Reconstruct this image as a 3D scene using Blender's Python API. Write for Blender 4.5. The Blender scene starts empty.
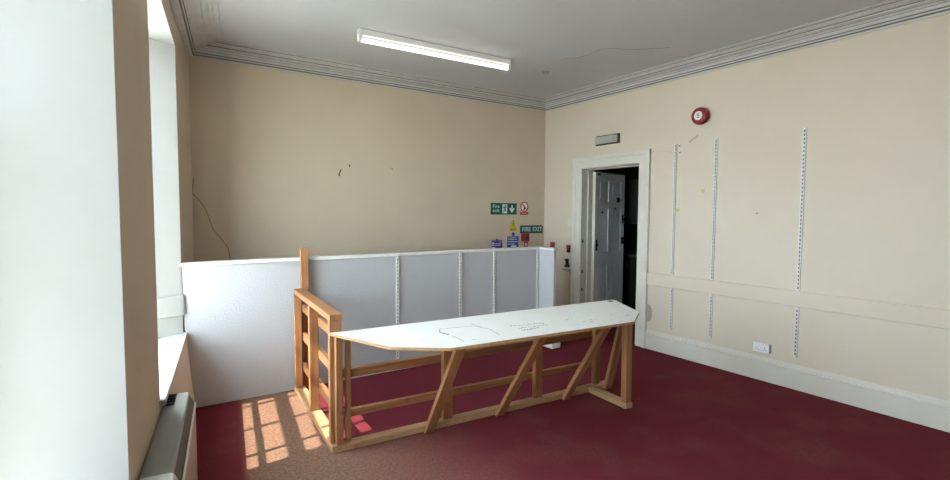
import bpy, bmesh, math, random
from mathutils import Matrix, Vector
random.seed(7)
D = bpy.data; C = bpy.context.scene; COL = C.collection
PI = math.pi

# ------------------------------------------------------------------ materials
def mat(name, col, rough=.6, spec=.4, noise=None, bump=None, metal=0., coat=0.):
    """noise: (scale, amount, colour2)   bump: (scale, strength, distance)"""
    m = D.materials.new(name); m.use_nodes = True
    nt = m.node_tree; N = nt.nodes; K = nt.links
    b = N['Principled BSDF']
    b.inputs['Base Color'].default_value = (*col, 1)
    b.inputs['Roughness'].default_value = rough
    b.inputs['Specular IOR Level'].default_value = spec
    b.inputs['Metallic'].default_value = metal
    b.inputs['Coat Weight'].default_value = coat
    tc = N.new('ShaderNodeTexCoord')
    if noise:
        sc, amt, c2 = noise
        n = N.new('ShaderNodeTexNoise'); n.inputs['Scale'].default_value = sc
        n.inputs['Detail'].default_value = 5; n.inputs['Roughness'].default_value = .6
        K.new(tc.outputs['Object'], n.inputs['Vector'])
        r = N.new('ShaderNodeMapRange'); r.inputs[1].default_value = .4; r.inputs[2].default_value = .72
        r.inputs[4].default_value = amt
        K.new(n.outputs['Fac'], r.inputs[0])
        mx = N.new('ShaderNodeMix'); mx.data_type = 'RGBA'
        mx.inputs[6].default_value = (*col, 1); mx.inputs[7].default_value = (*c2, 1)
        K.new(r.outputs[0], mx.inputs[0]); K.new(mx.outputs[2], b.inputs['Base Color'])
    if bump:
        sc, st, dist = bump
        n2 = N.new('ShaderNodeTexNoise'); n2.inputs['Scale'].default_value = sc
        n2.inputs['Detail'].default_value = 3
        K.new(tc.outputs['Object'], n2.inputs['Vector'])
        bp = N.new('ShaderNodeBump'); bp.inputs['Strength'].default_value = st; bp.inputs['Distance'].default_value = dist
        K.new(n2.outputs['Fac'], bp.inputs['Height']); K.new(bp.outputs['Normal'], b.inputs['Normal'])
    return m

def emission(name, col, s):
    m = D.materials.new(name); m.use_nodes = True
    nt = m.node_tree; nt.nodes.clear()
    e = nt.nodes.new('ShaderNodeEmission'); o = nt.nodes.new('ShaderNodeOutputMaterial')
    e.inputs[0].default_value = (*col, 1); e.inputs[1].default_value = s
    nt.links.new(e.outputs[0], o.inputs[0]); return m

def glass(name):
    m = D.materials.new(name); m.use_nodes = True
    nt = m.node_tree; nt.nodes.clear(); N = nt.nodes; K = nt.links
    t = N.new('ShaderNodeBsdfTransparent'); g = N.new('ShaderNodeBsdfGlossy'); f = N.new('ShaderNodeLayerWeight'); pw = N.new('ShaderNodeMath'); pw.operation = 'POWER'; pw.inputs[1].default_value = 4.5
    ma = N.new('ShaderNodeMath'); ma.operation = 'MULTIPLY_ADD'; ma.inputs[1].default_value = .5; ma.inputs[2].default_value = .04
    g.inputs['Roughness'].default_value = .02; K.new(f.outputs['Facing'], pw.inputs[0]); K.new(pw.outputs[0], ma.inputs[0])
    t.inputs[0].default_value = (.95, .97, .96, 1)
    mx = N.new('ShaderNodeMixShader'); o = N.new('ShaderNodeOutputMaterial')
    K.new(ma.outputs[0], mx.inputs[0]); K.new(t.outputs[0], mx.inputs[1]); K.new(g.outputs[0], mx.inputs[2])
    K.new(mx.outputs[0], o.inputs[0]); return m

def wood(name, light, dark, knot):
    """pine: grain runs along the local X axis of each stick"""
    m = D.materials.new(name); m.use_nodes = True
    nt = m.node_tree; N = nt.nodes; K = nt.links; b = N['Principled BSDF']
    b.inputs['Roughness'].default_value = .55; b.inputs['Specular IOR Level'].default_value = .35
    tc = N.new('ShaderNodeTexCoord'); oi = N.new('ShaderNodeObjectInfo')
    ad = N.new('ShaderNodeVectorMath'); ad.operation = 'MULTIPLY_ADD'
    cmb = N.new('ShaderNodeCombineXYZ')
    for i in range(3): K.new(oi.outputs['Random'], cmb.inputs[i])
    ad.inputs[1].default_value = (13, 7, 9)
    K.new(cmb.outputs[0], ad.inputs[0]); K.new(tc.outputs['Object'], ad.inputs[2])
    mp = N.new('ShaderNodeMapping'); mp.inputs['Scale'].default_value = (2.2, 46, 46)
    K.new(ad.outputs[0], mp.inputs[0])
    n = N.new('ShaderNodeTexNoise'); n.inputs['Scale'].default_value = 1; n.inputs['Detail'].default_value = 6
    n.inputs['Distortion'].default_value = .6
    K.new(mp.outputs[0], n.inputs['Vector'])
    r = N.new('ShaderNodeValToRGB'); r.color_ramp.elements[0].position = .32; r.color_ramp.elements[1].position = .68
    r.color_ramp.elements[0].color = (*dark, 1); r.color_ramp.elements[1].color = (*light, 1)
    K.new(n.outputs['Fac'], r.inputs[0])
    mp2 = N.new('ShaderNodeMapping'); mp2.inputs['Scale'].default_value = (7, 16, 16)
    K.new(ad.outputs[0], mp2.inputs[0])
    v = N.new('ShaderNodeTexVoronoi'); v.inputs['Scale'].default_value = .8
    K.new(mp2.outputs[0], v.inputs['Vector'])
    r2 = N.new('ShaderNodeMapRange'); r2.inputs[1].default_value = .05; r2.inputs[2].default_value = .16
    r2.inputs[3].default_value = .75; r2.inputs[4].default_value = 0
    K.new(v.outputs['Distance'], r2.inputs[0])
    mx = N.new('ShaderNodeMix'); mx.data_type = 'RGBA'; mx.inputs[7].default_value = (*knot, 1)
    K.new(r2.outputs[0], mx.inputs[0]); K.new(r.outputs[0], mx.inputs[6])
    # every stick its own tone
    hs = N.new('ShaderNodeHueSaturation')
    mr = N.new('ShaderNodeMapRange'); mr.inputs[3].default_value = .82; mr.inputs[4].default_value = 1.12
    K.new(oi.outputs['Random'], mr.inputs[0]); K.new(mr.outputs[0], hs.inputs['Value'])
    K.new(mx.outputs[2], hs.inputs['Color']); K.new(hs.outputs[0], b.inputs['Base Color'])
    bp = N.new('ShaderNodeBump'); bp.inputs['Strength'].default_value = .15; bp.inputs['Distance'].default_value = .002
    K.new(n.outputs['Fac'], bp.inputs['Height']); K.new(bp.outputs['Normal'], b.inputs['Normal'])
    return m

CREAM = (.63, .522, .385)
M = {}
M['wall'] = mat('cream_wall_paint', CREAM, .75, .25, (1.3, .55, (.545, .465, .345)), (160, .12, .002))
M['wall_r'] = mat('pale_cream_wall_paint', (.665, .573, .455), .7, .25, (1.1, .5, (.61, .512, .39)), (120, .12, .002))
M['ceiling'] = mat('ceiling_paint', (.53, .532, .54), .8, .2, (.9, .45, (.46, .452, .45)), (60, .1, .003))
M['cgroove'] = mat('cornice_dark_crack', (.24, .22, .20), .9, .1)  # dark crack lines of the cornice, coloured along its grooves
M['cornice'] = mat('cornice_paint', (.57, .558, .535), .65, .3, (9, .6, (.45, .438, .415)))
M['groove'] = mat('dirty_crack', (.09, .075, .06), .9, .1)
M['gloss'] = mat('cream_gloss_paint', (.68, .64, .555), .4, .45, (4, .4, (.60, .555, .47)))
M['reveal'] = mat('window_white_paint', (.52, .52, .495), .5, .4, (3, .35, (.46, .45, .42)))
M['sash'] = mat('maroon_sash_paint', (.16, .025, .022), .4, .4)
M['board'] = mat('white_partition_paint', (.475, .472, .475), .5, .4, (1.5, .5, (.43, .425, .425)), (70, .6, .006))
M['cap'] = mat('partition_capping_paint', (.76, .74, .70), .5, .4)
M['track'] = mat('white_metal_track', (.74, .715, .68), .4, .5)
M['slot'] = mat('slot_dark', (.06, .056, .052), .8, .1)
M['pine'] = wood('pine_timber', (.41, .195, .083), (.285, .118, .043), (.20, .075, .025))
M['pine_lit'] = wood('pine_timber_lit', (.56, .345, .18), (.44, .24, .115), (.28, .14, .06))  # paler pine copy for sole plates; window light put into the colour
M['pine_d'] = wood('pine_timber_dark', (.34, .155, .065), (.225, .09, .035), (.12, .04, .015))
M['ply'] = mat('plywood_edge', (.42, .24, .11), .6, .3, (40, .7, (.28, .14, .055)))
M['top'] = mat('white_counter_laminate', (.88, .87, .83), .45, .4, (5, .45, (.80, .77, .69)))
M['pencil'] = mat('pencil_grey', (.25, .25, .26), .7, .2)
M['white_plastic'] = mat('white_plastic', (.80, .80, .79), .35, .5)
M['grey_plastic'] = mat('grey_plastic', (.28, .265, .23), .4, .4)
M['diff'] = mat('ribbed_diffuser', (.42, .41, .35), .3, .5)
M['black'] = mat('black_fitting', (.012, .012, .013), .45, .4)
M['red'] = mat('red_plastic', (.25, .009, .016), .35, .5)
M['green'] = mat('sign_green', (.004, .10, .062), .4, .4)
M['blue'] = mat('sign_blue', (.012, .075, .30), .4, .4)
M['purple'] = mat('sign_violet', (.09, .05, .30), .4, .4)
M['yellow'] = mat('sign_yellow', (.55, .43, .01), .4, .4)
M['signwhite'] = mat('sign_white', (.75, .76, .74), .4, .4)
M['signred'] = mat('sign_red', (.48, .03, .04), .4, .4)
M['heater'] = mat('heater_grey_green', (.26, .255, .215), .45, .4, (6, .5, (.20, .195, .165)))
M['heater_d'] = mat('heater_dark_grille', (.075, .07, .064), .55, .4)
M['heater_f'] = mat('heater_front_cream', (.42, .37, .33), .5, .4)
M['door'] = mat('door_grey_paint', (.80, .79, .79), .5, .4, (5, .4, (.70, .69, .69)))
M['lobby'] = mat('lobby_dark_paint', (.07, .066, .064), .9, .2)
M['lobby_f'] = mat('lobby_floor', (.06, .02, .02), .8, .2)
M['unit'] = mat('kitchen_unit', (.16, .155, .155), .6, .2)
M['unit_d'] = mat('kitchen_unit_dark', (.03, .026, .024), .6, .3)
M['plaster'] = mat('bare_plaster', (.44, .39, .32), .9, .1, (45, .8, (.26, .23, .19)))
M['smudge'] = mat('wall_smudge', (.46, .40, .27), .8, .2)
M['stain'] = mat('wall_stain_yellow', (.58, .46, .19), .8, .2)
M['tube'] = emission('lit_tube', (1, .96, .86), 1.1)
M['glass'] = glass('window_glass')
M['stone'] = mat('outside_stone', (.55, .50, .43), .8, .2, (3, .5, (.42, .38, .33)))

def carpet_mat():
    m = D.materials.new('red_carpet'); m.use_nodes = True
    nt = m.node_tree; N = nt.nodes; K = nt.links; b = N['Principled BSDF']
    b.inputs['Roughness'].default_value = .95; b.inputs['Specular IOR Level'].default_value = .1
    tc = N.new('ShaderNodeTexCoord')
    fine = N.new('ShaderNodeTexNoise'); fine.inputs['Scale'].default_value = 170; fine.inputs['Detail'].default_value = 3
    mid = N.new('ShaderNodeTexNoise'); mid.inputs['Scale'].default_value = 55; mid.inputs['Detail'].default_value = 5
    big = N.new('ShaderNodeTexNoise'); big.inputs['Scale'].default_value = 2.3; big.inputs['Detail'].default_value = 4
    for t in (fine, mid, big): K.new(tc.outputs['Object'], t.inputs['Vector'])
    red = N.new('ShaderNodeMix'); red.data_type = 'RGBA'
    red.inputs[6].default_value = (.112, .0135, .021, 1); red.inputs[7].default_value = (.165, .027, .037, 1)
    K.new(fine.outputs['Fac'], red.inputs[0])
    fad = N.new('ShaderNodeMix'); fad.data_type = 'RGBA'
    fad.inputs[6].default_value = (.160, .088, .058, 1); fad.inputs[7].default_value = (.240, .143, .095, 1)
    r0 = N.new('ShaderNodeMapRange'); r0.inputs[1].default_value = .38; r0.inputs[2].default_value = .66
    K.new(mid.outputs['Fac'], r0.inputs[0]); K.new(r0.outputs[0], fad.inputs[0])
    # sun-bleached zone of the carpet: between the strip beside the window wall and the counter's plates
    def dotp(vec, c):
        d = N.new('ShaderNodeVectorMath'); d.operation = 'DOT_PRODUCT'; d.inputs[1].default_value = vec
        K.new(tc.outputs['Object'], d.inputs[0])
        a = N.new('ShaderNodeMath'); a.operation = 'SUBTRACT'; a.inputs[1].default_value = c
        K.new(d.outputs['Value'], a.inputs[0]); return a.outputs[0]
    def ramp(x, a, bb, o0=0., o1=1.):
        r = N.new('ShaderNodeMapRange'); r.interpolation_type = 'SMOOTHSTEP'
        for i, vv in zip((1, 2, 3, 4), (a, bb, o0, o1)): r.inputs[i].default_value = vv
        K.new(x, r.inputs[0]); return r.outputs[0]
    def mul(a, c):
        n_ = N.new('ShaderNodeMath'); n_.operation = 'MULTIPLY'; K.new(a, n_.inputs[0]); K.new(c, n_.inputs[1]); return n_.outputs[0]
    def mx(a, c):
        n_ = N.new('ShaderNodeMath'); n_.operation = 'MAXIMUM'; K.new(a, n_.inputs[0]); K.new(c, n_.inputs[1]); return n_.outputs[0]
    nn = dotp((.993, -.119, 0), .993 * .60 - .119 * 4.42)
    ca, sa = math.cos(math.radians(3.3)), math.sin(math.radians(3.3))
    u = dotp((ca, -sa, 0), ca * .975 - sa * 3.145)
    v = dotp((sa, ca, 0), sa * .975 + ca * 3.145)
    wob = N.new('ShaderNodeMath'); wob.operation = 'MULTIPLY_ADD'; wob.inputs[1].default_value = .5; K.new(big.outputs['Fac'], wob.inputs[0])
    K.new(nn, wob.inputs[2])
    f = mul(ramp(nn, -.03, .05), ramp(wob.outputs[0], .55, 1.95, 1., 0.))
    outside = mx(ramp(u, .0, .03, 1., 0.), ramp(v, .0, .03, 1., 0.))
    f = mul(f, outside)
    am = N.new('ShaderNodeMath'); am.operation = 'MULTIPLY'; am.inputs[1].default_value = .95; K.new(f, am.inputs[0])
    fin = N.new('ShaderNodeMix'); fin.data_type = 'RGBA'
    worn = N.new('ShaderNodeMix'); worn.data_type = 'RGBA'; worn.inputs[7].default_value = (.175, .062, .052, 1)
    blot = N.new('ShaderNodeMath'); blot.operation = 'MULTIPLY'; K.new(ramp(big.outputs['Fac'], .42, .70, 0., .6), blot.inputs[0]); K.new(ramp(mid.outputs['Fac'], .3, .7, .3, 1.), blot.inputs[1])
    K.new(mul(blot.outputs[0], outside), worn.inputs[0]); K.new(red.outputs[2], worn.inputs[6])
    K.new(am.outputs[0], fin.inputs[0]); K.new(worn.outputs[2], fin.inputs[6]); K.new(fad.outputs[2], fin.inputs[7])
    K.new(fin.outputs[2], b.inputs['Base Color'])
    bp = N.new('ShaderNodeBump'); bp.inputs['Strength'].default_value = .5; bp.inputs['Distance'].default_value = .004
    K.new(fine.outputs['Fac'], bp.inputs['Height']); K.new(bp.outputs['Normal'], b.inputs['Normal'])
    return m
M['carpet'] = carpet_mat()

# ------------------------------------------------------------------ mesh helpers
def faces_box(bm, lo, hi, mi=0):
    x0, y0, z0 = lo; x1, y1, z1 = hi
    vs = [bm.verts.new(p) for p in ((x0,y0,z0),(x1,y0,z0),(x1,y1,z0),(x0,y1,z0),(x0,y0,z1),(x1,y0,z1),(x1,y1,z1),(x0,y1,z1))]
    for f in ((0,3,2,1),(4,5,6,7),(0,1,5,4),(1,2,6,5),(2,3,7,6),(3,0,4,7)):
        fc = bm.faces.new([vs[i] for i in f]); fc.material_index = mi
    return vs

def prism(bm, poly, z0, z1, mi=0):
    """poly: 2-D outline, extruded along local z"""
    if sum(a[0]*b[1]-b[0]*a[1] for a, b in zip(poly, poly[1:]+poly[:1])) < 0: poly = poly[::-1]
    lo = [bm.verts.new((x, y, z0)) for x, y in poly]; hi = [bm.verts.new((x, y, z1)) for x, y in poly]
    fs = [bm.faces.new(lo[::-1]), bm.faces.new(hi)]
    k = len(poly)
    for i in range(k):
        j = (i+1) % k; fs.append(bm.faces.new((lo[i], lo[j], hi[j], hi[i])))
    for f in fs: f.material_index = mi
    return lo + hi

def revolve(bm, prof, n=32, mi=0):
    """prof: (radius, z) pairs about local z"""
    rings = []
    for r, z in prof:
        rings.append([bm.verts.new((max(r, 1e-5)*math.cos(2*PI*i/n), max(r, 1e-5)*math.sin(2*PI*i/n), z)) for i in range(n)])
    for a, b in zip(rings, rings[1:]):
        for i in range(n):
            j = (i+1) % n; f = bm.faces.new((a[i], a[j], b[j], b[i])); f.material_index = mi; f.smooth = True
    bm.faces.new(rings[0][::-1]).material_index = mi; bm.faces.new(rings[-1]).material_index = mi

def strip(bm, pts, w, z0, z1, mi=0):
    """a thin ribbon following 2-D points"""
    for (ax, ay), (bx, by) in zip(pts, pts[1:]):
        d = Vector((bx-ax, by-ay)); L = d.length or 1e-6; t = d/L*.5*w; nrm = Vector((-t.y, t.x))
        prism(bm, [(ax-t.x*.3-nrm.x, ay-t.y*.3-nrm.y), (bx+t.x*.3-nrm.x, by+t.y*.3-nrm.y),
                   (bx+t.x*.3+nrm.x, by+t.y*.3+nrm.y), (ax-t.x*.3+nrm.x, ay-t.y*.3+nrm.y)], z0, z1, mi)

def bev(bm, w, seg=1):
    bmesh.ops.bevel(bm, geom=list(bm.edges), offset=w, segments=seg, affect='EDGES', clamp_overlap=True)

def link(name, bm, mats, mtx=None, parent=None, kind=None, label=None, cat=None, group=None):
    bmesh.ops.recalc_face_normals(bm, faces=bm.faces)
    me = D.meshes.new(name); bm.to_mesh(me); bm.free()
    for m in (mats if isinstance(mats, (list, tuple)) else [mats]): me.materials.append(m)
    o = D.objects.new(name, me); COL.objects.link(o)
    place(o, mtx or Matrix(), parent)
    props(o, kind, label, cat, group); return o

WORLD = {}
def place(o, mtx, parent=None):
    WORLD[o.name] = mtx.copy()
    if parent:
        o.parent = parent; o.matrix_local = WORLD[parent.name].inverted() @ mtx
    else: o.matrix_local = mtx

def props(o, kind=None, label=None, cat=None, group=None):
    for k, v in (('kind', kind), ('label', label), ('category', cat), ('group', group)):
        if v: o[k] = v

def empty(name, loc, label=None, cat=None, group=None, kind=None):
    o = D.objects.new(name, None); COL.objects.link(o); o.empty_display_size = .1
    place(o, Matrix.Translation(loc)); props(o, kind, label, cat, group); return o

def frame(X, Y, Z, o):
    return Matrix(((X[0], Y[0], Z[0], o[0]), (X[1], Y[1], Z[1], o[1]), (X[2], Y[2], Z[2], o[2]), (0, 0, 0, 1)))

def B(): return bmesh.new()
def boxobj(name, lo, hi, m, mtx=None, parent=None, bevel=0, **k):
    bm = B(); faces_box(bm, lo, hi)
    if bevel: bev(bm, bevel)
    return link(name, bm, m, mtx, parent, **k)

def text_obj(name, s, size, m, mtx, parent, sx=1.):
    cu = D.curves.new('t', 'FONT'); cu.body = s; cu.size = size; cu.align_x = 'CENTER'; cu.align_y = 'CENTER'
    cu.extrude = .0006; cu.space_line = .85
    t = D.objects.new('t', cu); COL.objects.link(t)
    me = D.meshes.new_from_object(t.evaluated_get(bpy.context.evaluated_depsgraph_get()))
    D.objects.remove(t); D.curves.remove(cu)
    me.materials.clear(); me.materials.append(m); me.name = name
    for v in me.vertices: v.co.x *= sx
    o = D.objects.new(name, me); COL.objects.link(o); place(o, mtx, parent); return o

# ------------------------------------------------------------------ room dimensions
XR, YB, YF, ZC = 4.889, 5.499, -2.8, 3.2
# window wall runs along w, n points into the room
wl = math.hypot(.12, 1); WX, WY = .12/wl, 1/wl
WB = Vector((.215, 4.5))
def wpt(s, n): return (WB.x + WX*s + WY*n, WB.y + WY*s - WX*n)
WM = frame((WX, WY, 0), (-WY, WX, 0), (0, 0, 1), (WB.x, WB.y, 0))     # local x = s along the wall, local y = outwards
S_BACK = (YB - 4.5)/WY; S_FRONT = (YF - 4.5)/WY

# floor and ceiling
bm = B(); prism(bm, [wpt(S_BACK+.2, -.5), (XR+.22, YB+.15), (XR+.22, YF-.15), wpt(S_FRONT-.2, -.5)], -.12, 0)
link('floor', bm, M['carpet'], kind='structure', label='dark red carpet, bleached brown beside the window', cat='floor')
bm = B(); prism(bm, [wpt(S_BACK+.2, -.5), (XR+.22, YB+.15), (XR+.22, YF-.15), wpt(S_FRONT-.2, -.5)], ZC, ZC+.15)
ceil = link('ceiling', bm, M['ceiling'], kind='structure')
bm = B()
cr = [(3.643,3.886),(3.70,3.80),(3.721,3.79),(3.765,3.72),(3.778,3.593),(3.76,3.48),(3.752,3.425),(3.79,3.39),(3.829,3.354),(3.90,3.31),(3.952,3.298),(4.105,3.181),(4.18,3.10),(4.266,3.016)]
strip(bm, cr[:6], .007, ZC-.004, ZC+.001); strip(bm, cr[5:], .010, ZC-.002, ZC+.001)
link('crack', bm, M['plaster'], parent=ceil)

# back / front / right walls
back = boxobj('wall_back', (-.6, YB, 0), (XR, YB+.15, ZC), M['wall'], kind='structure')
boxobj('wall_front', (-1.6, YF-.15, 0), (XR+.22, YF, ZC), M['wall'], kind='structure')
DY0, DY1, DZ, WT = 3.822, 4.74, 2.18, .22
bm = B()
faces_box(bm, (XR, YF, 0), (XR+WT, DY0-.015, ZC)); faces_box(bm, (XR, DY1+.015, 0), (XR+WT, 6.4, ZC)); faces_box(bm, (XR, DY0-.015, DZ+.015), (XR+WT, DY1+.015, ZC))
rightw = link('wall_right', bm, M['wall_r'], kind='structure')
RM = frame((0, -1, 0), (0, 0, 1), (-1, 0, 0), (XR, 0, 0))      # right wall: local x = -Y, local y = Z, local z = into room
BM = frame((1, 0, 0), (0, 0, 1), (0, -1, 0), (0, YB, 0))       # back wall: local x = X, local y = Z, local z = into room
def rm(y, z, d=0): return RM @ Matrix.Translation((-y, z, d))
def bk(x, z, d=0): return BM @ Matrix.Translation((x, z, d))

# marks on the back wall
bm = B(); strip(bm, [(.385,1.90),(.37,1.765),(.436,1.689),(.485,1.601),(.526,1.464),(.542,1.414),(.62,1.303),(.672,1.221),(.688,1.129),(.70,1.0)], .007, -.001, .001)
link('crack', bm, mat('crack_brown', (.30, .22, .13), .9, .1), BM, back)
for pts in ([(1.838,2.066),(1.826,2.035)], [(1.822,2.03),(1.812,2.01),(1.826,1.995)], [(1.936,2.125),(1.942,2.10)]):
    bm = B(); strip(bm, pts, .013, -.001, .004); link('wall_plug', bm, M['groove'], BM, back)
bm = B(); strip(bm, [(2.452,2.119),(2.47,2.10)], .012, -.001, .002); link('wall_plug', bm, M['plaster'], BM, back)
# marks on the right wall
bm = B(); prism(bm, [(-3.665,.53),(-3.63,.52),(-3.60,.46),(-3.598,.40),(-3.615,.335),(-3.65,.315),(-3.69,.33),(-3.695,.46)], -.001, .002)
link('bare_patch', bm, M['plaster'], RM, rightw)
bm = B(); strip(bm, [(-3.19,2.36),(-3.14,2.39),(-3.087,2.418)], .022, -.001, .0015); link('smudge', bm, M['smudge'], RM, rightw)
bm = B(); strip(bm, [(-3.70,2.31),(-3.5,2.30),(-3.40,2.277)], .005, -.001, .001); link('crack', bm, M['smudge'], RM, rightw)
for y, z in ((3.011,1.832), (3.298,1.632)):
    bm = B(); prism(bm, [(-y+.02*math.cos(a)*(1+.3*math.sin(3*a)), z+.022*math.sin(a)) for a in [i*PI/6 for i in range(12)]], -.001, .0012)
    link('stain', bm, M['stain'], RM, rightw)
for y, z in ((3.30,2.335),(3.295,2.262),(2.45,1.60)):
    bm = B(); prism(bm, [(-y-.007, z-.007), (-y+.007, z-.006), (-y+.006, z+.008), (-y-.006, z+.007)], -.001, .002)
    link('wall_plug', bm, M['groove'], RM, rightw)

# window wall: piers with splayed reveals, blocks below the sills, lintels above
SILL, HEAD, GD = .60, 2.87, .33          # sill underside, head, depth of the sash plane
wins = [(-1.56, 0.0), (-4.0, -2.44)]      # inner opening (near, far); the second window is made up, added for fill daylight
SP, SN, OW = .215, .07, .03     # splay of far and near reveals, outer brick rebate
bm = B()
def lw(poly, z0, z1): prism(bm, [wpt(s, n) for s, n in poly], z0, z1)
edges = [(S_BACK+.15, None)]
def pier(sa, sb, wa, wb):
    """from s=sa to s=sb; wa/wb: True where a window adjoins (splayed side)"""
    a1 = sa - SP if wa == 'w' else sa; b1 = sb + SN if wb == 'w' else sb
    p = [(sa, 0), (sb, .036*(sb-sa) if sb > 0 else 0)]     # the last pier swings out a little towards the corner
    if wb == 'w': p += [(b1, -GD), (b1-OW, -GD), (b1-OW, -GD-.14)]
    else: p += [(sb, -GD-.14)]
    if wa == 'w': p += [(a1+OW, -GD-.14), (a1+OW, -GD), (a1, -GD)]
    else: p += [(sa, -GD-.14)]
    lw(p, 0, ZC)
pier(wins[0][1], S_BACK+.15, 'w', '')
pier(wins[1][1], wins[0][0], 'w', 'w')
pier(S_FRONT-.15, wins[1][0], '', 'w')
for s0, s1 in wins:
    lw([(s0-.001, 0), (s1+.001, 0), (s1-SP+OW, -GD-.14), (s0+SN-OW, -GD-.14)], 0, SILL)
    lw([(s0-.001, 0), (s1+.001, 0), (s1-SP, -GD), (s1-SP+OW, -GD-.14), (s0+SN-OW, -GD-.14), (s0+SN, -GD)], HEAD, ZC)
leftw = link('wall_left', bm, M['wall'], kind='structure')
bm = B()
for s_, z_ in ((.27, 2.40), (.29, 2.35), (.2, 1.28)):
    prism(bm, [(s_-.008, z_-.01), (s_+.008, z_-.012), (s_+.006, z_+.01), (s_-.007, z_+.008)], -.001, .002)
link('wall_plug', bm, M['groove'], frame((WX, WY, 0), (0, 0, 1), (WY, -WX, 0), (WB.x, WB.y, 0)), leftw)

def window(idx, s0, s1):
    g0, g1 = s0+SN, s1-SP
    root = empty('window_%d' % idx, (*wpt((s0+s1)/2, -GD), SILL), kind='structure')
    # painted reveals and soffit
    for nm, a, b in (('reveal', s1, g1), ('reveal', s0, g0)):
        sg = -1 if a == s1 else 1
        bm = B(); prism(bm, [wpt(a, .0), wpt(b, -GD), wpt(b+sg*.012, -GD), wpt(a+sg*.012, .0)], SILL, HEAD)
        link(nm, bm, M['reveal'], None, root)
    bm = B(); prism(bm, [wpt(s0+.01, 0), wpt(s1-.01, 0), wpt(g1, -GD), wpt(g0, -GD)], HEAD-.012, HEAD); link('soffit', bm, M['reveal'], None, root)
    bm = B(); prism(bm, [wpt(s0-.02, .028), wpt(s1-.003, .028), wpt(s1-.003, 0), wpt(g1-.003, -GD), wpt(g0+.003, -GD), wpt(s0+.003, 0), wpt(s0-.02, 0)], SILL, SILL+.03)
    bev(bm, .004); link('sill', bm, M['reveal'], None, root)
    # boxed apron under the sill
    bm = B()
    lo = [(s0, -.02), (s1-.003, -.02), (s1-.003, .072), (s1-1.2, .006), (s0, .004)]; hi = [(s0, -.02), (s1-.003, -.02), (s1-.003, .022), (s1-1.2, .006), (s0, .004)]
    v0 = [bm.verts.new((*wpt(*p), 0)) for p in lo]; v1 = [bm.verts.new((*wpt(*p), SILL)) for p in hi]
    bm.faces.new(v0[::-1]); bm.faces.new(v1)
    for i in range(5): bm.faces.new((v0[i], v0[(i+1) % 5], v1[(i+1) % 5], v1[i]))
    link('apron', bm, M['wall_r'], None, root)
    # box frame, two sashes, glazing bars, panes; local x=s, y=outwards, z up
    zb, zt, zm = SILL+.03, HEAD-.012, 1.82
    bm = B()
    faces_box(bm, (g0, GD-.01, zb), (g0+.035, GD+.02, zt)); faces_box(bm, (g1-.035, GD-.01, zb), (g1, GD+.02, zt)); faces_box(bm, (g0, GD-.01, zt-.04), (g1, GD+.02, zt))
    link('frame', bm, M['sash'], WM, root)
    for name, z0, z1, y in (('lower_sash', zb, zm+.03, GD+.02), ('upper_sash', zm-.03, zt-.04, GD+.06)):
        bm = B(); a, b = g0+.015, g1-.015; st = .045
        faces_box(bm, (a, y, z0), (a+st, y+.04, z1)); faces_box(bm, (b-st, y, z0), (b, y+.04, z1))
        faces_box(bm, (a, y, z0), (b, y+.04, z0+(.075 if name[0] == 'l' else .04))); faces_box(bm, (a, y, z1-.04), (b, y+.04, z1))
        sh = link(name, bm, M['reveal'], WM, root)
        bm = B()
        for sx in (g1-.141, g1-.601, g1-1.033): faces_box(bm, (sx-.014, y+.004, z0+.03), (sx+.014, y+.036, z1-.03))
        ia, ib = z0+.06, z1-.04
        for f in (1/3, 2/3): z = ia+(ib-ia)*f; faces_box(bm, (a+.03, y+.004, z-.016), (b-.03, y+.036, z+.016))
        link('glazing_bar', bm, M['reveal'], WM, sh)
        bm = B(); faces_box(bm, (a+.03, y+.018, z0+.03), (b-.03, y+.022, z1-.03)); link('pane', bm, M['glass'], WM, sh)
for i, (s0, s1) in enumerate(wins): window(i+1, s0, s1)
# dado moulding returned across the window reveal
bm = B(); d = Vector((-SP, -GD)); dl = d.length; pn = (-GD/dl, SP/dl)      # normal of the far reveal, towards the opening
def rv(t, e): s, n = -SP*t + -GD/dl*e, -GD*t + SP/dl*e; return wpt(s, n)
prism(bm, [rv(-.03, .0), rv(1, .0), rv(1, .035), rv(.02, .035), rv(-.03, .02)], .775, .93); bev(bm, .004)
link('trim_3', bm, M['reveal'], kind='structure')

# cornice (profile swept round the room)
def inset(d):
    # inner corners of the room moved in by d
    nB = Vector((0, -1)); nR = Vector((-1, 0)); nF = Vector((0, 1)); nL = Vector((.1322, 1)).normalized(); nL = Vector((nL.y, -nL.x))
    pts = {'BL': (nL, nB, Vector((.386, YB))), 'BR': (nB, nR, Vector((XR, YB))), 'FR': (nR, nF, Vector((XR, YF))), 'FL': (nF, nL, Vector((-.71, YF)))}
    out = []
    for a, b, p in pts.values():
        ka, kb = (1.32 if a is nL else 1), (1.32 if b is nL else 1)      # the cornice stands out further on the window wall
        # solve q.a = d*ka, q.b = d*kb
        det = a.x*b.y - a.y*b.x
        q = Vector(((d*ka*b.y - d*kb*a.y)/det, (a.x*d*kb - b.x*d*ka)/det)); out.append(p + q)
    return out
def sweep(prof, mats, name, mis=None):
    bm = B(); rings = []
    for d_, z_ in prof: rings.append([bm.verts.new((p.x, p.y, z_)) for p in inset(d_)])
    for k, (a, b) in enumerate(zip(rings, rings[1:])):
        for i in range(4):
            j = (i+1) % 4; f = bm.faces.new((a[i], a[j], b[j], b[i])); f.material_index = mis[k] if mis else 0
    return link(name, bm, mats, kind='structure')
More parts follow.
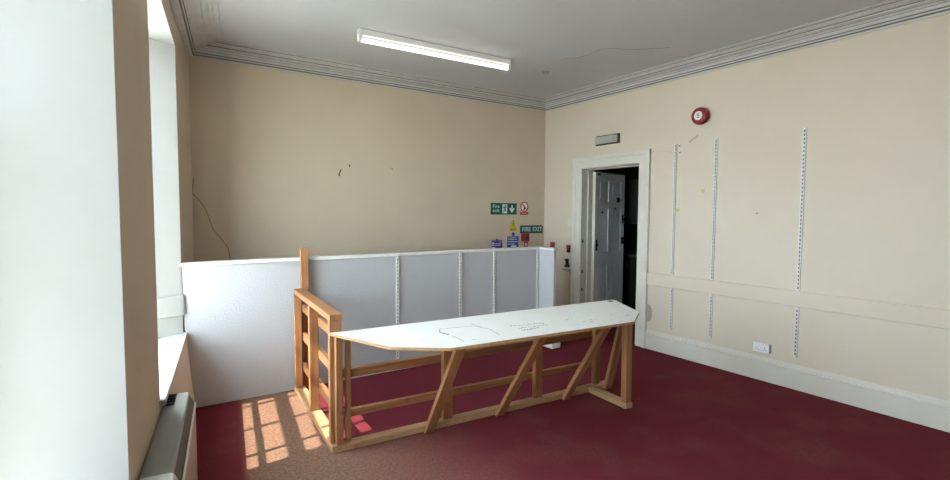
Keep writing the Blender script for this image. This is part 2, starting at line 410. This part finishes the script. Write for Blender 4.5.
prof = [(-.07, 3.058), (.014, 3.060), (.016, 3.074), (.009, 3.076), (.009, 3.082), (.026, 3.085), (.030, 3.096), (.026, 3.098), (.026, 3.103), (.036, 3.105)]
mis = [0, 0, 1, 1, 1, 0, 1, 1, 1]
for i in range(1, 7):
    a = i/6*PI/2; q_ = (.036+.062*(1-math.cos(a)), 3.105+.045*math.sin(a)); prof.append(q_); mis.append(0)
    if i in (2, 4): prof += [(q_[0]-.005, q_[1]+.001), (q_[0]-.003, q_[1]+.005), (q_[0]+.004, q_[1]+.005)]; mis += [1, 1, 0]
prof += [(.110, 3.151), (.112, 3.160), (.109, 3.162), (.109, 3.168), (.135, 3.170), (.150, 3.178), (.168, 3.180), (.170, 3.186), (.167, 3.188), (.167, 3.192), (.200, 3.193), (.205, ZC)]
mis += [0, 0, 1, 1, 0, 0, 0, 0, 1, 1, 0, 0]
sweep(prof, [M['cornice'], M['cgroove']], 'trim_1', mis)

# dado board and skirting on the right wall
def rail_right(name, y0, y1, prof):
    bm = B()
    a = [bm.verts.new((XR-d_, y0, z_)) for d_, z_ in prof]; b = [bm.verts.new((XR-d_, y1, z_)) for d_, z_ in prof]
    k = len(prof)
    for i in range(k): bm.faces.new((a[i], a[(i+1) % k], b[(i+1) % k], b[i]))
    bm.faces.new(a); bm.faces.new(b[::-1])
    return link(name, bm, M['gloss'] if name != 'trim_2' else M['wall_r'], kind='structure')
YA = DY0-.158
rail_right('trim_2', YF, YA+.002, [(-.005, .757), (.022, .757), (.026, .763), (.026, .893), (.02, .902), (-.005, .902)])
skirt = [(-.005, 0), (.024, 0), (.024, .168), (.030, .172), (.030, .184), (.018, .190), (.016, .202), (.008, .212), (.006, .224), (-.005, .224)]
rail_right('baseboard_right', YF, YA+.002, skirt)
boxobj('baseboard_back', (.36, YB-.02, 0), (XR, YB, .2), M['gloss'], kind='structure', bevel=.004)

# ------------------------------------------------------------------ doorway, door, lobby
door = empty('door_1', (XR, (DY0+DY1)/2, 0), kind='structure')
def architrave():
    prof = [(0, .012), (.01, .020), (.10, .024), (.108, .034), (.142, .040), (.158, .036), (.158, 0), (0, 0)]   # (out from opening, depth)
    bm = B(); rings = []
    for corner in range(4):
        ring = []
        for o_, d_ in prof:
            y = (DY1+o_) if corner in (0, 1) else (DY0-o_); z = 0 if corner in (0, 3) else DZ+o_
            ring.append(bm.verts.new((XR-d_, y, z)))
        rings.append(ring)
    k = len(prof)
    for a, b in zip(rings, rings[1:]):
        for i in range(k): bm.faces.new((a[i], a[(i+1) % k], b[(i+1) % k], b[i]))
    bm.faces.new(rings[0]); bm.faces.new(rings[3][::-1])
    return link('architrave', bm, M['gloss'], None, door)
architrave()
bm = B(); x0, x1 = XR-.008, XR+WT
faces_box(bm, (x0, DY1, 0), (x1, DY1+.02, DZ)); faces_box(bm, (x0, DY0-.02, 0), (x1, DY0, DZ)); faces_box(bm, (x0, DY0-.02, DZ), (x1, DY1+.02, DZ+.02))
for xs in (XR+.10,):
    faces_box(bm, (xs, DY1-.014, 0), (xs+.045, DY1, DZ)); faces_box(bm, (xs, DY0, 0), (xs+.045, DY0+.014, DZ)); faces_box(bm, (xs, DY0, DZ-.014), (xs+.045, DY1, DZ))
link('jamb', bm, M['gloss'], None, door)
bm = B()
for z in (.32, .55, .8, 1.21): faces_box(bm, (XR+.008, DY1-.004, z-.02), (XR+.03, DY1+.002, z+.02))
link('keep_plate', bm, M['black'], None, door)
# the leaf: hinged on the far jamb, folded back into the lobby
ang = math.radians(11); LM = frame((math.cos(ang), math.sin(ang), 0), (0, 0, 1), (math.sin(ang), -math.cos(ang), 0), (XR+WT-.02, DY1-.045, 0))
LW_, LH = .80, 2.15
bm = B()
def leaf_box(x0, x1, z0, z1, d0, d1): faces_box(bm, (x0, z0, d0), (x1, z1, d1))
leaf_box(0, .10, .006, LH, -.04, 0); leaf_box(LW_-.10, LW_, .006, LH, -.04, 0); leaf_box(LW_/2-.045, LW_/2+.045, .006, LH, -.04, 0)
for z0, z1 in ((.006, .22), (.86, 1.05), (1.64, 1.75), (LH-.11, LH)): leaf_box(.0, LW_, z0, z1, -.039, -.0005)
leaf_box(.05, LW_-.05, .05, LH-.05, -.03, -.013)
for xa, xb in ((.10, LW_/2-.045), (LW_/2+.045, LW_-.10)):
    for za, zb in ((.22, .86), (1.05, 1.64), (1.75, LH-.11)): leaf_box(xa+.035, xb-.035, za+.035, zb-.035, -.02, -.007)
leaf = link('door_leaf', bm, M['door'], LM, door)
bm = B(); faces_box(bm, (-.001, .006, -.041), (.012, LH, .001)); link('leaf_edge', bm, M['gloss'], LM, leaf)
def fitting(name, x, z, w, h, d=.025):
    bm = B(); faces_box(bm, (x-w/2, z-h/2, 0), (x+w/2, z+h/2, d*.35)); revs = B(); revs.free()
    faces_box(bm, (x-w*.3, z-h*.12, 0), (x+w*.3, z+h*.12, d)); bev(bm, .002)
    link(name, bm, M['black'], LM, leaf)
fitting('coat_hook', .045, 1.15, .04, .15); fitting('rim_lock', LW_-.05, 1.19, .06, .10, .04); fitting('bolt', LW_-.05, 1.50, .035, .13)
fitting('coat_hook', .60, 1.78, .06, .07, .05); fitting('coat_hook', .52, 1.655, .03, .035); fitting('coat_hook', .18, 1.60, .03, .03)
for z in (2.14,): fitting('closer_bracket', .08, z-.02, .09, .03)

LX = 6.95
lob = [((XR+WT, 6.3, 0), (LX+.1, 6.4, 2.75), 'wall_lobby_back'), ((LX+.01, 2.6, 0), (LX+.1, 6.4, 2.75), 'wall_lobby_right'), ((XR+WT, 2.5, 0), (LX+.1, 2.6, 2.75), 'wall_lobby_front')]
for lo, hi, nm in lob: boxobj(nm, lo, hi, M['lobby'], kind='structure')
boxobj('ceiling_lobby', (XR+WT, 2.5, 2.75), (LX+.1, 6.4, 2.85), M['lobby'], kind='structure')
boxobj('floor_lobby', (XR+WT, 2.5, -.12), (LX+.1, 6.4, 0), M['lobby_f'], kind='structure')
# kitchen units seen through the doorway
cab = empty('wall_cabinet', (6.75, 5.35, 1.42), 'grey cupboard hung high on the wall seen through the doorway', 'cabinet')
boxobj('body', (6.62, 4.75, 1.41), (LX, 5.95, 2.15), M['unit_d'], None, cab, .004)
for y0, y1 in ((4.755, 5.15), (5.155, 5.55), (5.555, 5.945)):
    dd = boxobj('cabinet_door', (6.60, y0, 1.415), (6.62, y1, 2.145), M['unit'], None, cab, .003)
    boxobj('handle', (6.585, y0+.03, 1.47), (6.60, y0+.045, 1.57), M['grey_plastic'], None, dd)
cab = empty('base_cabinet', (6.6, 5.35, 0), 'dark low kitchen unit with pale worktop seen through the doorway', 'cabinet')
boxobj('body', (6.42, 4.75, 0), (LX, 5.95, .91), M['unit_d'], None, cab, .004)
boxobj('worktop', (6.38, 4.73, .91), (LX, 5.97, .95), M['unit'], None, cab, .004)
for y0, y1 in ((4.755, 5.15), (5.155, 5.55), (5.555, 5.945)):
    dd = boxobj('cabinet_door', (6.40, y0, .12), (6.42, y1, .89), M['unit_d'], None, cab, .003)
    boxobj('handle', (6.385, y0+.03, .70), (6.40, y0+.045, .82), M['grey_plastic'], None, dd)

# ------------------------------------------------------------------ stair partition
part = empty('stair_partition', (2.0, 4.53, 0), 'low white boarded partition screening the stairs, with a return at its right end', 'partition')
XE = 3.925
bm = B()
fr = [(.262, 0), (XE, 0), (XE, 1.155), (.19, 1.155), (.215, .66), (.215, .60), (.235, .60)]
prism(bm, [(.289, 0), (XE, 0), (XE, 1.157), (.205, 1.157), (.230, .63)], -.06, 0)
link('board_panel', bm, M['board'], frame((1, 0, 0), (0, 0, 1), (0, -1, 0), (0, 4.496, 0)), part)
boxobj('capping', (.205, 4.478, 1.155), (XE+.01, 4.575, 1.182), M['cap'], None, part, .004)
boxobj('return_panel', (XE, 4.24, 0), (XE+.035, 4.56, 1.155), M['board'], None, part, .002)
boxobj('return_capping', (XE-.012, 4.228, 1.155), (XE+.045, 4.575, 1.182), M['cap'], None, part, .004)
boxobj('plinth', (XE-.02, 4.225, 0), (XE+.115, 4.49, .19), M['cap'], None, part, .005)

# slotted shelf uprights
SW = .0065
def track_mesh(h, pitch=.036, w=.028, dpt=.014):
    bm = B()
    faces_box(bm, (-w/2, 0, 0), (w/2, h, .003), 1)
    faces_box(bm, (-w/2, 0, .003), (-SW, h, dpt)); faces_box(bm, (SW, 0, .003), (w/2, h, dpt))
    k = int(h/pitch); off = (h-k*pitch)/2
    edges_ = [0.] + [off+pitch*(i+.5) for i in range(k)]
    z = 0.
    for i in range(k):
        c = off+pitch*(i+.5); faces_box(bm, (-SW, z, .003), (SW, c-.010, dpt)); z = c+.010
    faces_box(bm, (-SW, z, .003), (SW, h, dpt))
    return bm
def track(mtx, h, label, group):
    link('shelf_upright', track_mesh(h), [M['track'], M['slot']], mtx, None, None, label, 'shelf upright', group)
PM = frame((1, 0, 0), (0, 0, 1), (0, -1, 0), (0, 4.496, 0))
gp = 'slotted shelf uprights on the partition'
for x, lb in ((2.063, 'white slotted shelf upright on the partition, first from the tall timber post'),
              (2.801, 'white slotted shelf upright on the partition, second from the tall timber post'),
              (3.253, 'white slotted shelf upright on the partition, second from the return panel'),
              (3.892, 'white slotted shelf upright on the partition, right against the return panel')):
    track(PM @ Matrix.Translation((x, .115, 0)), 1.035, lb, gp)
gr = 'slotted shelf uprights on the right wall'
for y, lb in ((3.345, 'nearest the door'), (2.877, 'just below the red alarm'), (2.06, 'past the socket')):
    track(rm(y, .29), .462, 'white slotted shelf upright below the dado board, ' + {'nearest the door': 'nearest the doorway', 'just below the red alarm': 'middle of the lower three', 'past the socket': 'at the far side of the double socket'}[lb], gr)
    track(rm(y, .905), 1.455, 'tall white slotted shelf upright above the dado board, ' + {'nearest the door': 'nearest the doorway', 'just below the red alarm': 'second from the doorway', 'past the socket': 'furthest from the doorway'}[lb], gr)

# ------------------------------------------------------------------ timber counter
ca, sa = math.cos(math.radians(3.3)), math.sin(math.radians(3.3))
CM = frame((ca, -sa, 0), (sa, ca, 0), (0, 0, 1), (.975, 3.145, 0))      # local x = u along the counter, y = v away from camera
ct = D.objects.new('bar_counter', None); COL.objects.link(ct); place(ct, CM)
props(ct, None, 'unfinished pine counter framework with long white angled top on red carpet', 'counter')
def stick(name, p, q, w, t, side=(0, 0, 1), m='pine', parent=ct):
    """timber from p to q; w = size along `side`, t = size across it; grain along its length"""
    p, q = Vector(p), Vector(q); X = (q-p); L = X.length; X.normalize()
    S = Vector(side); S = (S - X*S.dot(X)).normalized(); T = X.cross(S)
    bm = B(); faces_box(bm, (0, -w/2, -t/2), (L, w/2, t/2)); bev(bm, .003)
    return link(name, bm, M[m], CM @ frame(X, S, T, p), parent)
Ux, Vx, Zx = (1, 0, 0), (0, 1, 0), (0, 0, 1)
# side frame, running from the near corner back to the partition
stick('sole_plate', (.0425, .0, .0225), (.0425, 1.345, .0225), .085, .045, Ux, 'pine_lit')
stick('handrail', (.043, .040, .895), (.043, 1.300, .895), .084, .045, Ux)
stick('post', (.030, 1.275, .045), (.030, 1.275, .8725), .060, .045, Ux)
stick('post', (.035, .687, .045), (.035, .687, .8725), .070, .045, Ux)
stick('post', (.041, .068, .045), (.041, .068, .8725), .080, .045, Ux)
for z in (.745, .49, .222):
    stick('cross_rail', (.085, .092, z), (.085, 1.300, z), .035, .070, Ux)
stick('tall_post', (.100, 1.325, .0), (.100, 1.325, 1.272), .068, .045, Ux)
# long frame under the top
stick('sole_plate', (.085, .035, .0225), (2.56, .035, .0225), .070, .045, Vx, 'pine_lit')
stick('stud', (.052, .021, .045), (.052, .021, .780), .045, .042, Ux)
for u, wd in ((.120, .030), (.868, .075), (1.722, .075), (2.385, .065)):
    stick('stud', (u, .045, .045), (u, .045, .780), wd, .045, Ux)
stick('cross_rail', (.105, .087, .50), (2.52, .087, .50), .040, .060, Vx, 'pine_d')
stick('cross_rail', (.105, .087, .222), (2.42, .087, .222), .040, .050, Vx, 'pine_d')
for u, v in ((.690, -.515), (1.300, -.575), (1.978, -.515)):
    stick('brace', (u, -.016, .004), (u, v, .780), .074, .034, Ux)
stick('brace', (2.475, -.016, .004), (2.475, -.215, .780), .085, .034, Ux, 'pine_d')
stick('sole_plate', (2.295, -.435, .0225), (2.295, -.002, .0225), .075, .045, Ux, 'pine_lit')
stick('leg', (2.292, -.40, .045), (2.292, -.40, .780), .066, .055, Ux)
# the white top with cut corners
out = [(-.004, .040), (2.56, .040), (2.578, .020), (2.345, -.472), (2.03, -.698), (.53, -.667), (.228, -.474)]
TZ = .80
bm = B(); prism(bm, out, TZ-.018, TZ)
bm.normal_update()
for f in bm.faces: f.material_index = 0 if all(v.co.z > TZ-.01 for v in f.verts) else 1
tt = link('tabletop', bm, [M['top'], M['ply']], CM, ct)
def mark(name, pts, w, m='pencil'):
    bm = B(); strip(bm, pts, w, TZ-.0005, TZ+.0004); link(name, bm, M[m], CM, tt)
for l in ([(.638,-.303),(.673,-.224),(.792,-.224),(.913,-.25),(.948,-.3),(.975,-.375),(.952,-.541)], [(.665,-.429),(.67,-.495),(.672,-.565)],
          [(.735,-.559),(.759,-.567)], [(.945,-.18),(.96,-.30)]): mark('pencil_line', l, .005)
mark('pencil_line', [(.638,-.303),(.652,-.333),(.661,-.38)], .014)
def scrawl(a, b, amp, k):
    a, b = Vector(a), Vector(b); d = b-a; nn_ = Vector((-d.y, d.x)).normalized()
    return [tuple(a + d*(i/k) + nn_*amp*random.uniform(-1, 1)) for i in range(k+1)]
for a, b in (((1.147,-.36),(1.416,-.42)), ((1.157,-.45),(1.405,-.47)), ((1.148,-.52),(1.308,-.51))): mark('pencil_scrawl', scrawl(a, b, .020, 22), .0045)
for _ in range(24):
    x, y = random.uniform(1.5, 2.2), random.uniform(-.66, -.35)
    a = random.uniform(0, PI); L = random.uniform(.008, .035)
    mark('paint_chip', [(x, y), (x+L*math.cos(a), y+L*.4*math.sin(a))], random.uniform(.003, .007), 'smudge')
bm = B(); prism(bm, [(2.47,-.03),(2.52,-.028),(2.515,.012),(2.47,.010)], TZ-.002, TZ+.003); bev(bm, .001); link('fixing_plate', bm, M['black'], CM, tt)

# ------------------------------------------------------------------ ceiling light and rose
A, Bq = Vector((1.585, 4.255, ZC)), Vector((3.225, 4.210, ZC)); X = (Bq-A).normalized(); L = (Bq-A).length
TM = frame(X, Vector((0, 0, 1)).cross(X), (0, 0, 1), A)
fl = D.objects.new('fluorescent_light', None); COL.objects.link(fl); place(fl, TM)
props(fl, None, 'lit fluorescent batten with one bare tube on the ceiling', 'ceiling light')
boxobj('batten', (0, -.028, -.055), (L, .028, -.004), M['white_plastic'], TM, fl, .004)
bm = B(); revolve(bm, [(.0185, .03), (.019, .04), (.019, L-.04), (.0185, L-.03)], 20)
link('tube', bm, M['tube'], TM @ frame((0, 1, 0), (0, 0, 1), (1, 0, 0), (0, 0, -.094)), fl)
for x in (0, L-.03):
    bm = B(); prism(bm, [(-.03, -.002), (.03, -.002), (.03, -.075), (.018, -.112), (-.018, -.112), (-.03, -.075)], 0, .03); bev(bm, .003)
    link('lampholder', bm, M['white_plastic'], TM @ frame((0, 1, 0), (0, 0, 1), (1, 0, 0), (x, 0, 0)), fl)
bm = B(); revolve(bm, [(.045, 0), (.045, -.012), (.030, -.022), (.012, -.026)], 24)
link('ceiling_rose', bm, M['grey_plastic'], Matrix.Translation((3.83, 4.33, ZC)), label='small round grey stub of a ceiling fitting near the cornice corner', cat='ceiling rose')

# ------------------------------------------------------------------ things on the right wall
el = empty('emergency_light', (XR, 4.31, 2.47), 'narrow grey ribbed emergency light above the doorway', 'emergency light')
boxobj('base', (-.19, -.06, 0), (.19, .06, .03), M['groove'], rm(4.31, 2.518), el, .006)
bm = B(); faces_box(bm, (-.175, -.045, .03), (.175, .045, .06)); bev(bm, .008, 2)
for i in range(4): faces_box(bm, (-.165, -.034+i*.02, .058), (.10, -.026+i*.02, .064))
faces_box(bm, (.12, -.046, .03), (.126, .046, .066)); link('diffuser', bm, M['diff'], rm(4.31, 2.518), el)
fa = empty('fire_alarm', (XR, 3.035, 2.61), 'round red fire alarm sounder with white centre high on the wall', 'fire alarm')
bm = B(); revolve(bm, [(.062, 0), (.070, .005), (.074, .028), (.088, .032), (.090, .05), (.087, .075), (.080, .088), (.05, .092)], 40)
al = link('sounder', bm, M['red'], rm(3.035, 2.61), fa)
bm = B(); revolve(bm, [(.046, .091), (.046, .0935)], 28); lb = link('disc', bm, M['signwhite'], rm(3.035, 2.61), fa)
bm = B()
for i in range(3): faces_box(bm, (-.013, -.022+i*.017, .0935), (.013, -.014+i*.017, .0945))
faces_box(bm, (-.016, .028, .0935), (.016, .031, .0945)); link('mark', bm, M['black'], rm(3.035, 2.61), lb)

sk = empty('power_socket', (XR, 2.34, .26), 'white surface mounted double socket low on the wall above the skirting', 'socket')
boxobj('back_box', (-.073, -.043, 0), (.073, .043, .036), M['white_plastic'], rm(2.343, .318), sk, .004)
boxobj('face_plate', (-.075, -.045, .036), (.075, .045, .046), M['white_plastic'], rm(2.343, .318), sk, .004)
for x in (-.036, .036):
    bm = B()
    for dx, dz, w, h in ((0, .006, .005, .011), (-.011, -.016, .010, .005), (.011, -.016, .010, .005)): faces_box(bm, (x+dx-w/2, dz-h/2, .0455), (x+dx+w/2, dz+h/2, .0466))
    link('pin_hole', bm, M['black'], rm(2.343, .318), sk)
    boxobj('rocker', (x*.55-.006, .018, .046), (x*.55+.006, .036, .050), M['white_plastic'], rm(2.343, .318), sk, .001)
sw = empty('light_switch', (XR, 4.965, 1.41), 'white light switch beside the door architrave', 'switch')
boxobj('plate', (-.038, -.050, 0), (.038, .050, .010), M['gloss'], rm(4.967, 1.452), sw, .003)
boxobj('rocker', (-.008, -.014, .010), (.008, .014, .015), M['gloss'], rm(4.967, 1.452), sw, .001)
cp = empty('call_point', (XR, 5.30, 1.10), 'tiny red call point on the wall just above the return panel', 'call point')
boxobj('box', (-.032, -.040, 0), (.032, .036, .04), M['red'], rm(5.29, 1.135), cp, .003)
boxobj('glass_front', (-.016, -.020, .04), (.016, .010, .043), M['signred'], rm(5.29, 1.135), cp)
kh = empty('wall_fitting', (XR, 4.975, 1.02), 'small red and black wall fitting above the black bracket beside the doorway', 'wall fitting')
boxobj('cover', (-.03, .03, 0), (.03, .075, .03), M['red'], rm(4.975, 1.07), kh, .003)
boxobj('case', (-.022, -.03, 0), (.026, .03, .028), M['black'], rm(4.975, 1.07), kh, .003)
bm = B(); prism(bm, [(-.02, .06), (.022, .06), (.022, -.02), (.045, -.02), (.045, -.055), (-.03, -.055), (-.03, -.03), (-.004, -.03), (-.004, .03), (-.02, .03)], 0, .035); bev(bm, .002)
link('wall_bracket', bm, M['black'], rm(5.0, .89), label='black angular bracket on the wall above the pale trunking', cat='bracket')
tr = empty('cable_trunking', (XR, 4.985, .2), 'pale vertical boxed trunking beside the door architrave', 'trunking')
boxobj('cover', (-.055, 0, 0), (.055, .585, .035), M['stain'] if False else M['wall'], rm(4.985, .2), tr, .003)
boxobj('end_cap', (-.062, .585, 0), (.062, .605, .042), M['grey_plastic'], rm(4.985, .2), tr, .003)

# ------------------------------------------------------------------ signs on the back wall
def sign(name, x0, x1, z0, z1, m, label, cat='sign', group=None):
    cx, cz = (x0+x1)/2, (z0+z1)/2
    bm = B(); faces_box(bm, (-(x1-x0)/2, -(z1-z0)/2, 0), ((x1-x0)/2, (z1-z0)/2, .004))
    return link(name, bm, M[m], bk(cx, cz), None, None, label, cat, group), cx, cz
def deco(name, m, par, cx, cz, polys, z0=.0035, z1=.0052):
    if name == 'running_figure':
        bm = B()
        for p in polys: prism(bm, p, z0, z1)
        return link(name, bm, M[m], bk(cx, cz), par)
    for p in polys:
        bm = B(); prism(bm, p, z0, z1); o = link(name, bm, M[m], bk(cx, cz), par)
    return o
def circ(x, y, r, n=20): return [(x+r*math.cos(2*PI*i/n), y+r*math.sin(2*PI*i/n)) for i in range(n)]
def rect(x0, y0, x1, y1): return [(x0, y0), (x1, y0), (x1, y1), (x0, y1)]
# running-man sign
s, cx, cz = sign('exit_sign', 3.915, 4.365, 1.562, 1.722, 'green', 'green Fire exit sign with running man and down arrow')
text_obj('lettering', 'Fire\nexit', .066, M['signwhite'], bk(cx-.135, cz+.004, .0045), s, 1.15)
deco('pictogram', 'signwhite', s, cx, cz, [rect(-.028, -.062, .055, .062)])
deco('running_figure', 'green', s, cx, cz, [circ(.022, .042, .012), [(.0, .03), (.02, .03), (.026, -.004), (.006, -.008)],
     [(.006, -.006), (.026, -.004), (.046, -.03), (.036, -.038), (.018, -.018)], [(.006, -.008), (.02, -.004), (-.002, -.05), (-.016, -.046)],
     [(.0, .03), (.002, .02), (-.02, .006), (-.024, .014)], [(.018, .03), (.02, .018), (.042, .010), (.044, .020)]], .005, .006)
deco('arrow', 'signwhite', s, cx, cz, [rect(.128, -.02, .152, .05), [(.14, -.056), (.09, .006), (.108, .016), (.14, -.022), (.172, .016), (.19, .006)]])
# no smoking style sign
s = empty('prohibition_sign', (4.502, YB, 1.565), 'round red prohibition sign with red caption beneath, right of the running man sign', 'sign'); cx, cz = 4.502, 1.66
deco('disc', 'signwhite', s, cx, cz, [circ(0, .015, .07, 28)], 0, .004)
bm = B()
for i in range(28):
    a, b = 2*PI*i/28, 2*PI*(i+1)/28
    prism(bm, [(.058*math.cos(a), .015+.058*math.sin(a)), (.074*math.cos(a), .015+.074*math.sin(a)), (.074*math.cos(b), .015+.074*math.sin(b)), (.058*math.cos(b), .015+.058*math.sin(b))], .004, .006)
strip(bm, [(-.045, .060), (.045, -.030)], .014, .004, .006)
link('ring', bm, M['signred'], bk(cx, cz), s)
deco('symbol', 'black', s, cx, cz, [[(-.02, -.03), (.03, -.02), (.022, .012), (.004, .03), (-.004, .0)]], .004, .005)
deco('caption', 'signred', s, cx, cz, [rect(-.075, -.10, .075, -.062)], 0, .004)
deco('caption_lettering', 'signwhite', s, cx, cz, [rect(-.045, -.083, .045, -.080)], .004, .005)
# yellow warning sign
s = empty('warning_sign', (4.305, YB, 1.33), 'yellow warning triangle sign with yellow caption above the blue notice', 'sign'); cx, cz = 4.305, 1.41
deco('triangle', 'yellow', s, cx, cz, [[(-.060, -.022), (.060, -.022), (0, .080)]], 0, .004)
deco('warning_symbol', 'black', s, cx, cz, [[(-.012, .055), (.012, .055), (0, .078)], [(-.004, -.005), (.004, -.005), (.008, .03), (-.008, .03)], circ(0, -.013, .005, 10)], .004, .005)
deco('caption', 'yellow', s, cx, cz, [rect(-.058, -.080, .058, -.027)], 0, .004)
deco('caption_lettering', 'black', s, cx, cz, [rect(-.048, -.056, .045, -.051), rect(-.04, -.070, .038, -.065)], .004, .005)
# blue notice
s, cx, cz = sign('blue_notice', 4.205, 4.405, 1.085, 1.255, 'blue', 'blue mandatory notice with a blue disc on top, below the yellow warning sign')
deco('disc', 'blue', s, cx, cz, [circ(.005, .116, .027)], 0, .004)
deco('lettering', 'signwhite', s, cx, cz, [rect(-.085, .060, .05, .067), rect(-.085, .036, .07, .043), rect(-.085, .004, .082, .013), rect(-.085, -.028, .03, -.020), rect(-.03, -.066, .06, -.042)])
# FIRE EXIT board
s, cx, cz = sign('fire_exit_board', 4.432, 4.858, 1.290, 1.408, 'green', 'green FIRE EXIT board in white capitals beside the corner')
text_obj('lettering', 'FIRE', .088, M['signwhite'], bk(cx-.098, cz, .0045), s)
text_obj('lettering', 'EXIT', .088, M['signwhite'], bk(cx+.108, cz, .0045), s)
# violet sign
s, cx, cz = sign('violet_notice', 3.935, 4.118, 1.06, 1.205, 'purple', 'small violet notice half hidden by the partition capping')
deco('lettering', 'signwhite', s, cx, cz, [rect(-.088, .03, -.045, .046), rect(-.088, -.0, -.045, .018), rect(-.03, .022, .07, .030), rect(-.03, .0, .06, .008), rect(-.088, -.04, -.03, -.02), rect(.03, .05, .085, .056)])
deco('disc', 'purple', s, cx, cz, [circ(.0, .076, .018)], 0, .004)
# red call point below FIRE EXIT and its little label
s = empty('break_glass_point', (4.51, YB, 1.17), 'square red break-glass call point under the FIRE EXIT board', 'call point')
boxobj('box', (-.062, -.055, 0), (.062, .055, .045), M['red'], bk(4.512, 1.238), s, .004)
bm = B(); revolve(bm, [(.022, .045), (.022, .048)], 20); link('button', bm, M['black'], bk(4.528, 1.236), s)
s, cx, cz = sign('call_point_label', 4.505, 4.582, 1.10, 1.178, 'signred', 'tiny red label below the break-glass call point')
deco('lettering', 'signwhite', s, cx, cz, [rect(-.022, -.02, .022, .012)])

# ------------------------------------------------------------------ heater under the window
hs0, hs1 = -2.42, -1.322
HM = frame((WX, WY, 0), (-WY, WX, 0), (0, 0, 1), (WB.x, WB.y, 0)) @ frame((0, -1, 0), (0, 0, 1), (-1, 0, 0), (hs1, 0, 0))
# local x = out from wall, y = up, z = towards camera along the wall
ht = empty('storage_heater', (*wpt((hs0+hs1)/2, .075), 0), 'grey-green topped heater standing below the window sill', 'heater')
HL = hs1-hs0
bm = B(); prism(bm, [(.008, .03), (.146, .03), (.146, .497), (.139, .500), (.008, .500)], .004, HL-.004); bev(bm, .002); link('front_casing', bm, M['heater_f'], HM, ht)
bm = B(); prism(bm, [(.138, .499), (.148, .494), (.150, .503), (.142, .508)], .0, HL); link('front_lip', bm, M['gloss'], HM, ht)
bm = B(); prism(bm, [(.008, .500), (.141, .500), (.141, .507), (.116, .558), (.008, .558)], .004, HL-.12); link('outlet_grille', bm, M['heater_d'], HM, ht)
bm = B(); prism(bm, [(.006, .555), (.120, .555), (.116, .572), (.006, .574)], .0, HL-.11); bev(bm, .004); link('top_cover', bm, M['heater'], HM, ht)
bm = B(); prism(bm, [(.006, .03), (.150, .03), (.150, .505), (.124, .575), (.115, .582), (.006, .582)], HL-.12, HL); bev(bm, .01, 2); link('end_cap', bm, mat('heater_end_white', (.62, .63, .60), .4, .4), HM, ht)
bm = B()
for i in range(4): faces_box(bm, (.012, .571, .03+i*.045), (.058, .582, .052+i*.045))
bev(bm, .003); link('vent', bm, M['black'], HM, ht)
for z in (.08, HL-.12): 
    bm = B(); faces_box(bm, (.02, 0, z), (.14, .03, z+.04)); link('foot', bm, M['heater_d'], HM, ht)

# ------------------------------------------------------------------ outside
boxobj('bounce_ground', (-40, -40, -3.3), (WB.x-2.0, 45, -3.2), M['stone'], kind='structure')  # unseen ground plane, added to bounce sunlight up to the ceiling

# ------------------------------------------------------------------ light
w = D.worlds.new('sky'); C.world = w; w.use_nodes = True
bg = w.node_tree.nodes['Background']; bg.inputs[0].default_value = (.75, .875, 1.0, 1); bg.inputs[1].default_value = 9.5
su = D.lights.new('sun', 'SUN'); su.energy = 5.0; su.angle = .0093; su.color = (1, .93, .80)
so = D.objects.new('sun', su); COL.objects.link(so)
el_ = math.radians(58); dv = Vector((.9917*math.cos(el_), .129*math.cos(el_), -math.sin(el_)))
so.rotation_euler = dv.to_track_quat('-Z', 'Y').to_euler()

# ------------------------------------------------------------------ camera
yaw, pitch, roll, fpx = .5874, .0574, .0058, 492.5634
fw = Vector((math.sin(yaw)*math.cos(pitch), math.cos(yaw)*math.cos(pitch), -math.sin(pitch)))
rt = Vector((math.cos(yaw), -math.sin(yaw), 0)); up = rt.cross(fw)
r2 = math.cos(roll)*rt + math.sin(roll)*up; u2 = -math.sin(roll)*rt + math.cos(roll)*up
cam = D.cameras.new('camera'); co = D.objects.new('camera', cam); COL.objects.link(co)
cam.sensor_width = 36; cam.lens = fpx*36/950; cam.clip_start = .02
co.matrix_world = frame(r2, u2, -fw, (0, 0, 1.6)); C.camera = co

C.view_settings.view_transform = 'Standard'; C.view_settings.look = 'None'
C.view_settings.gamma = 1; C.view_settings.use_curve_mapping = False; C.view_settings.exposure = 1.6
C.cycles.use_denoising = True; C.cycles.max_bounces = 10; C.cycles.diffuse_bounces = 6; C.cycles.transparent_max_bounces = 12
C.cycles.sample_clamp_indirect = 8
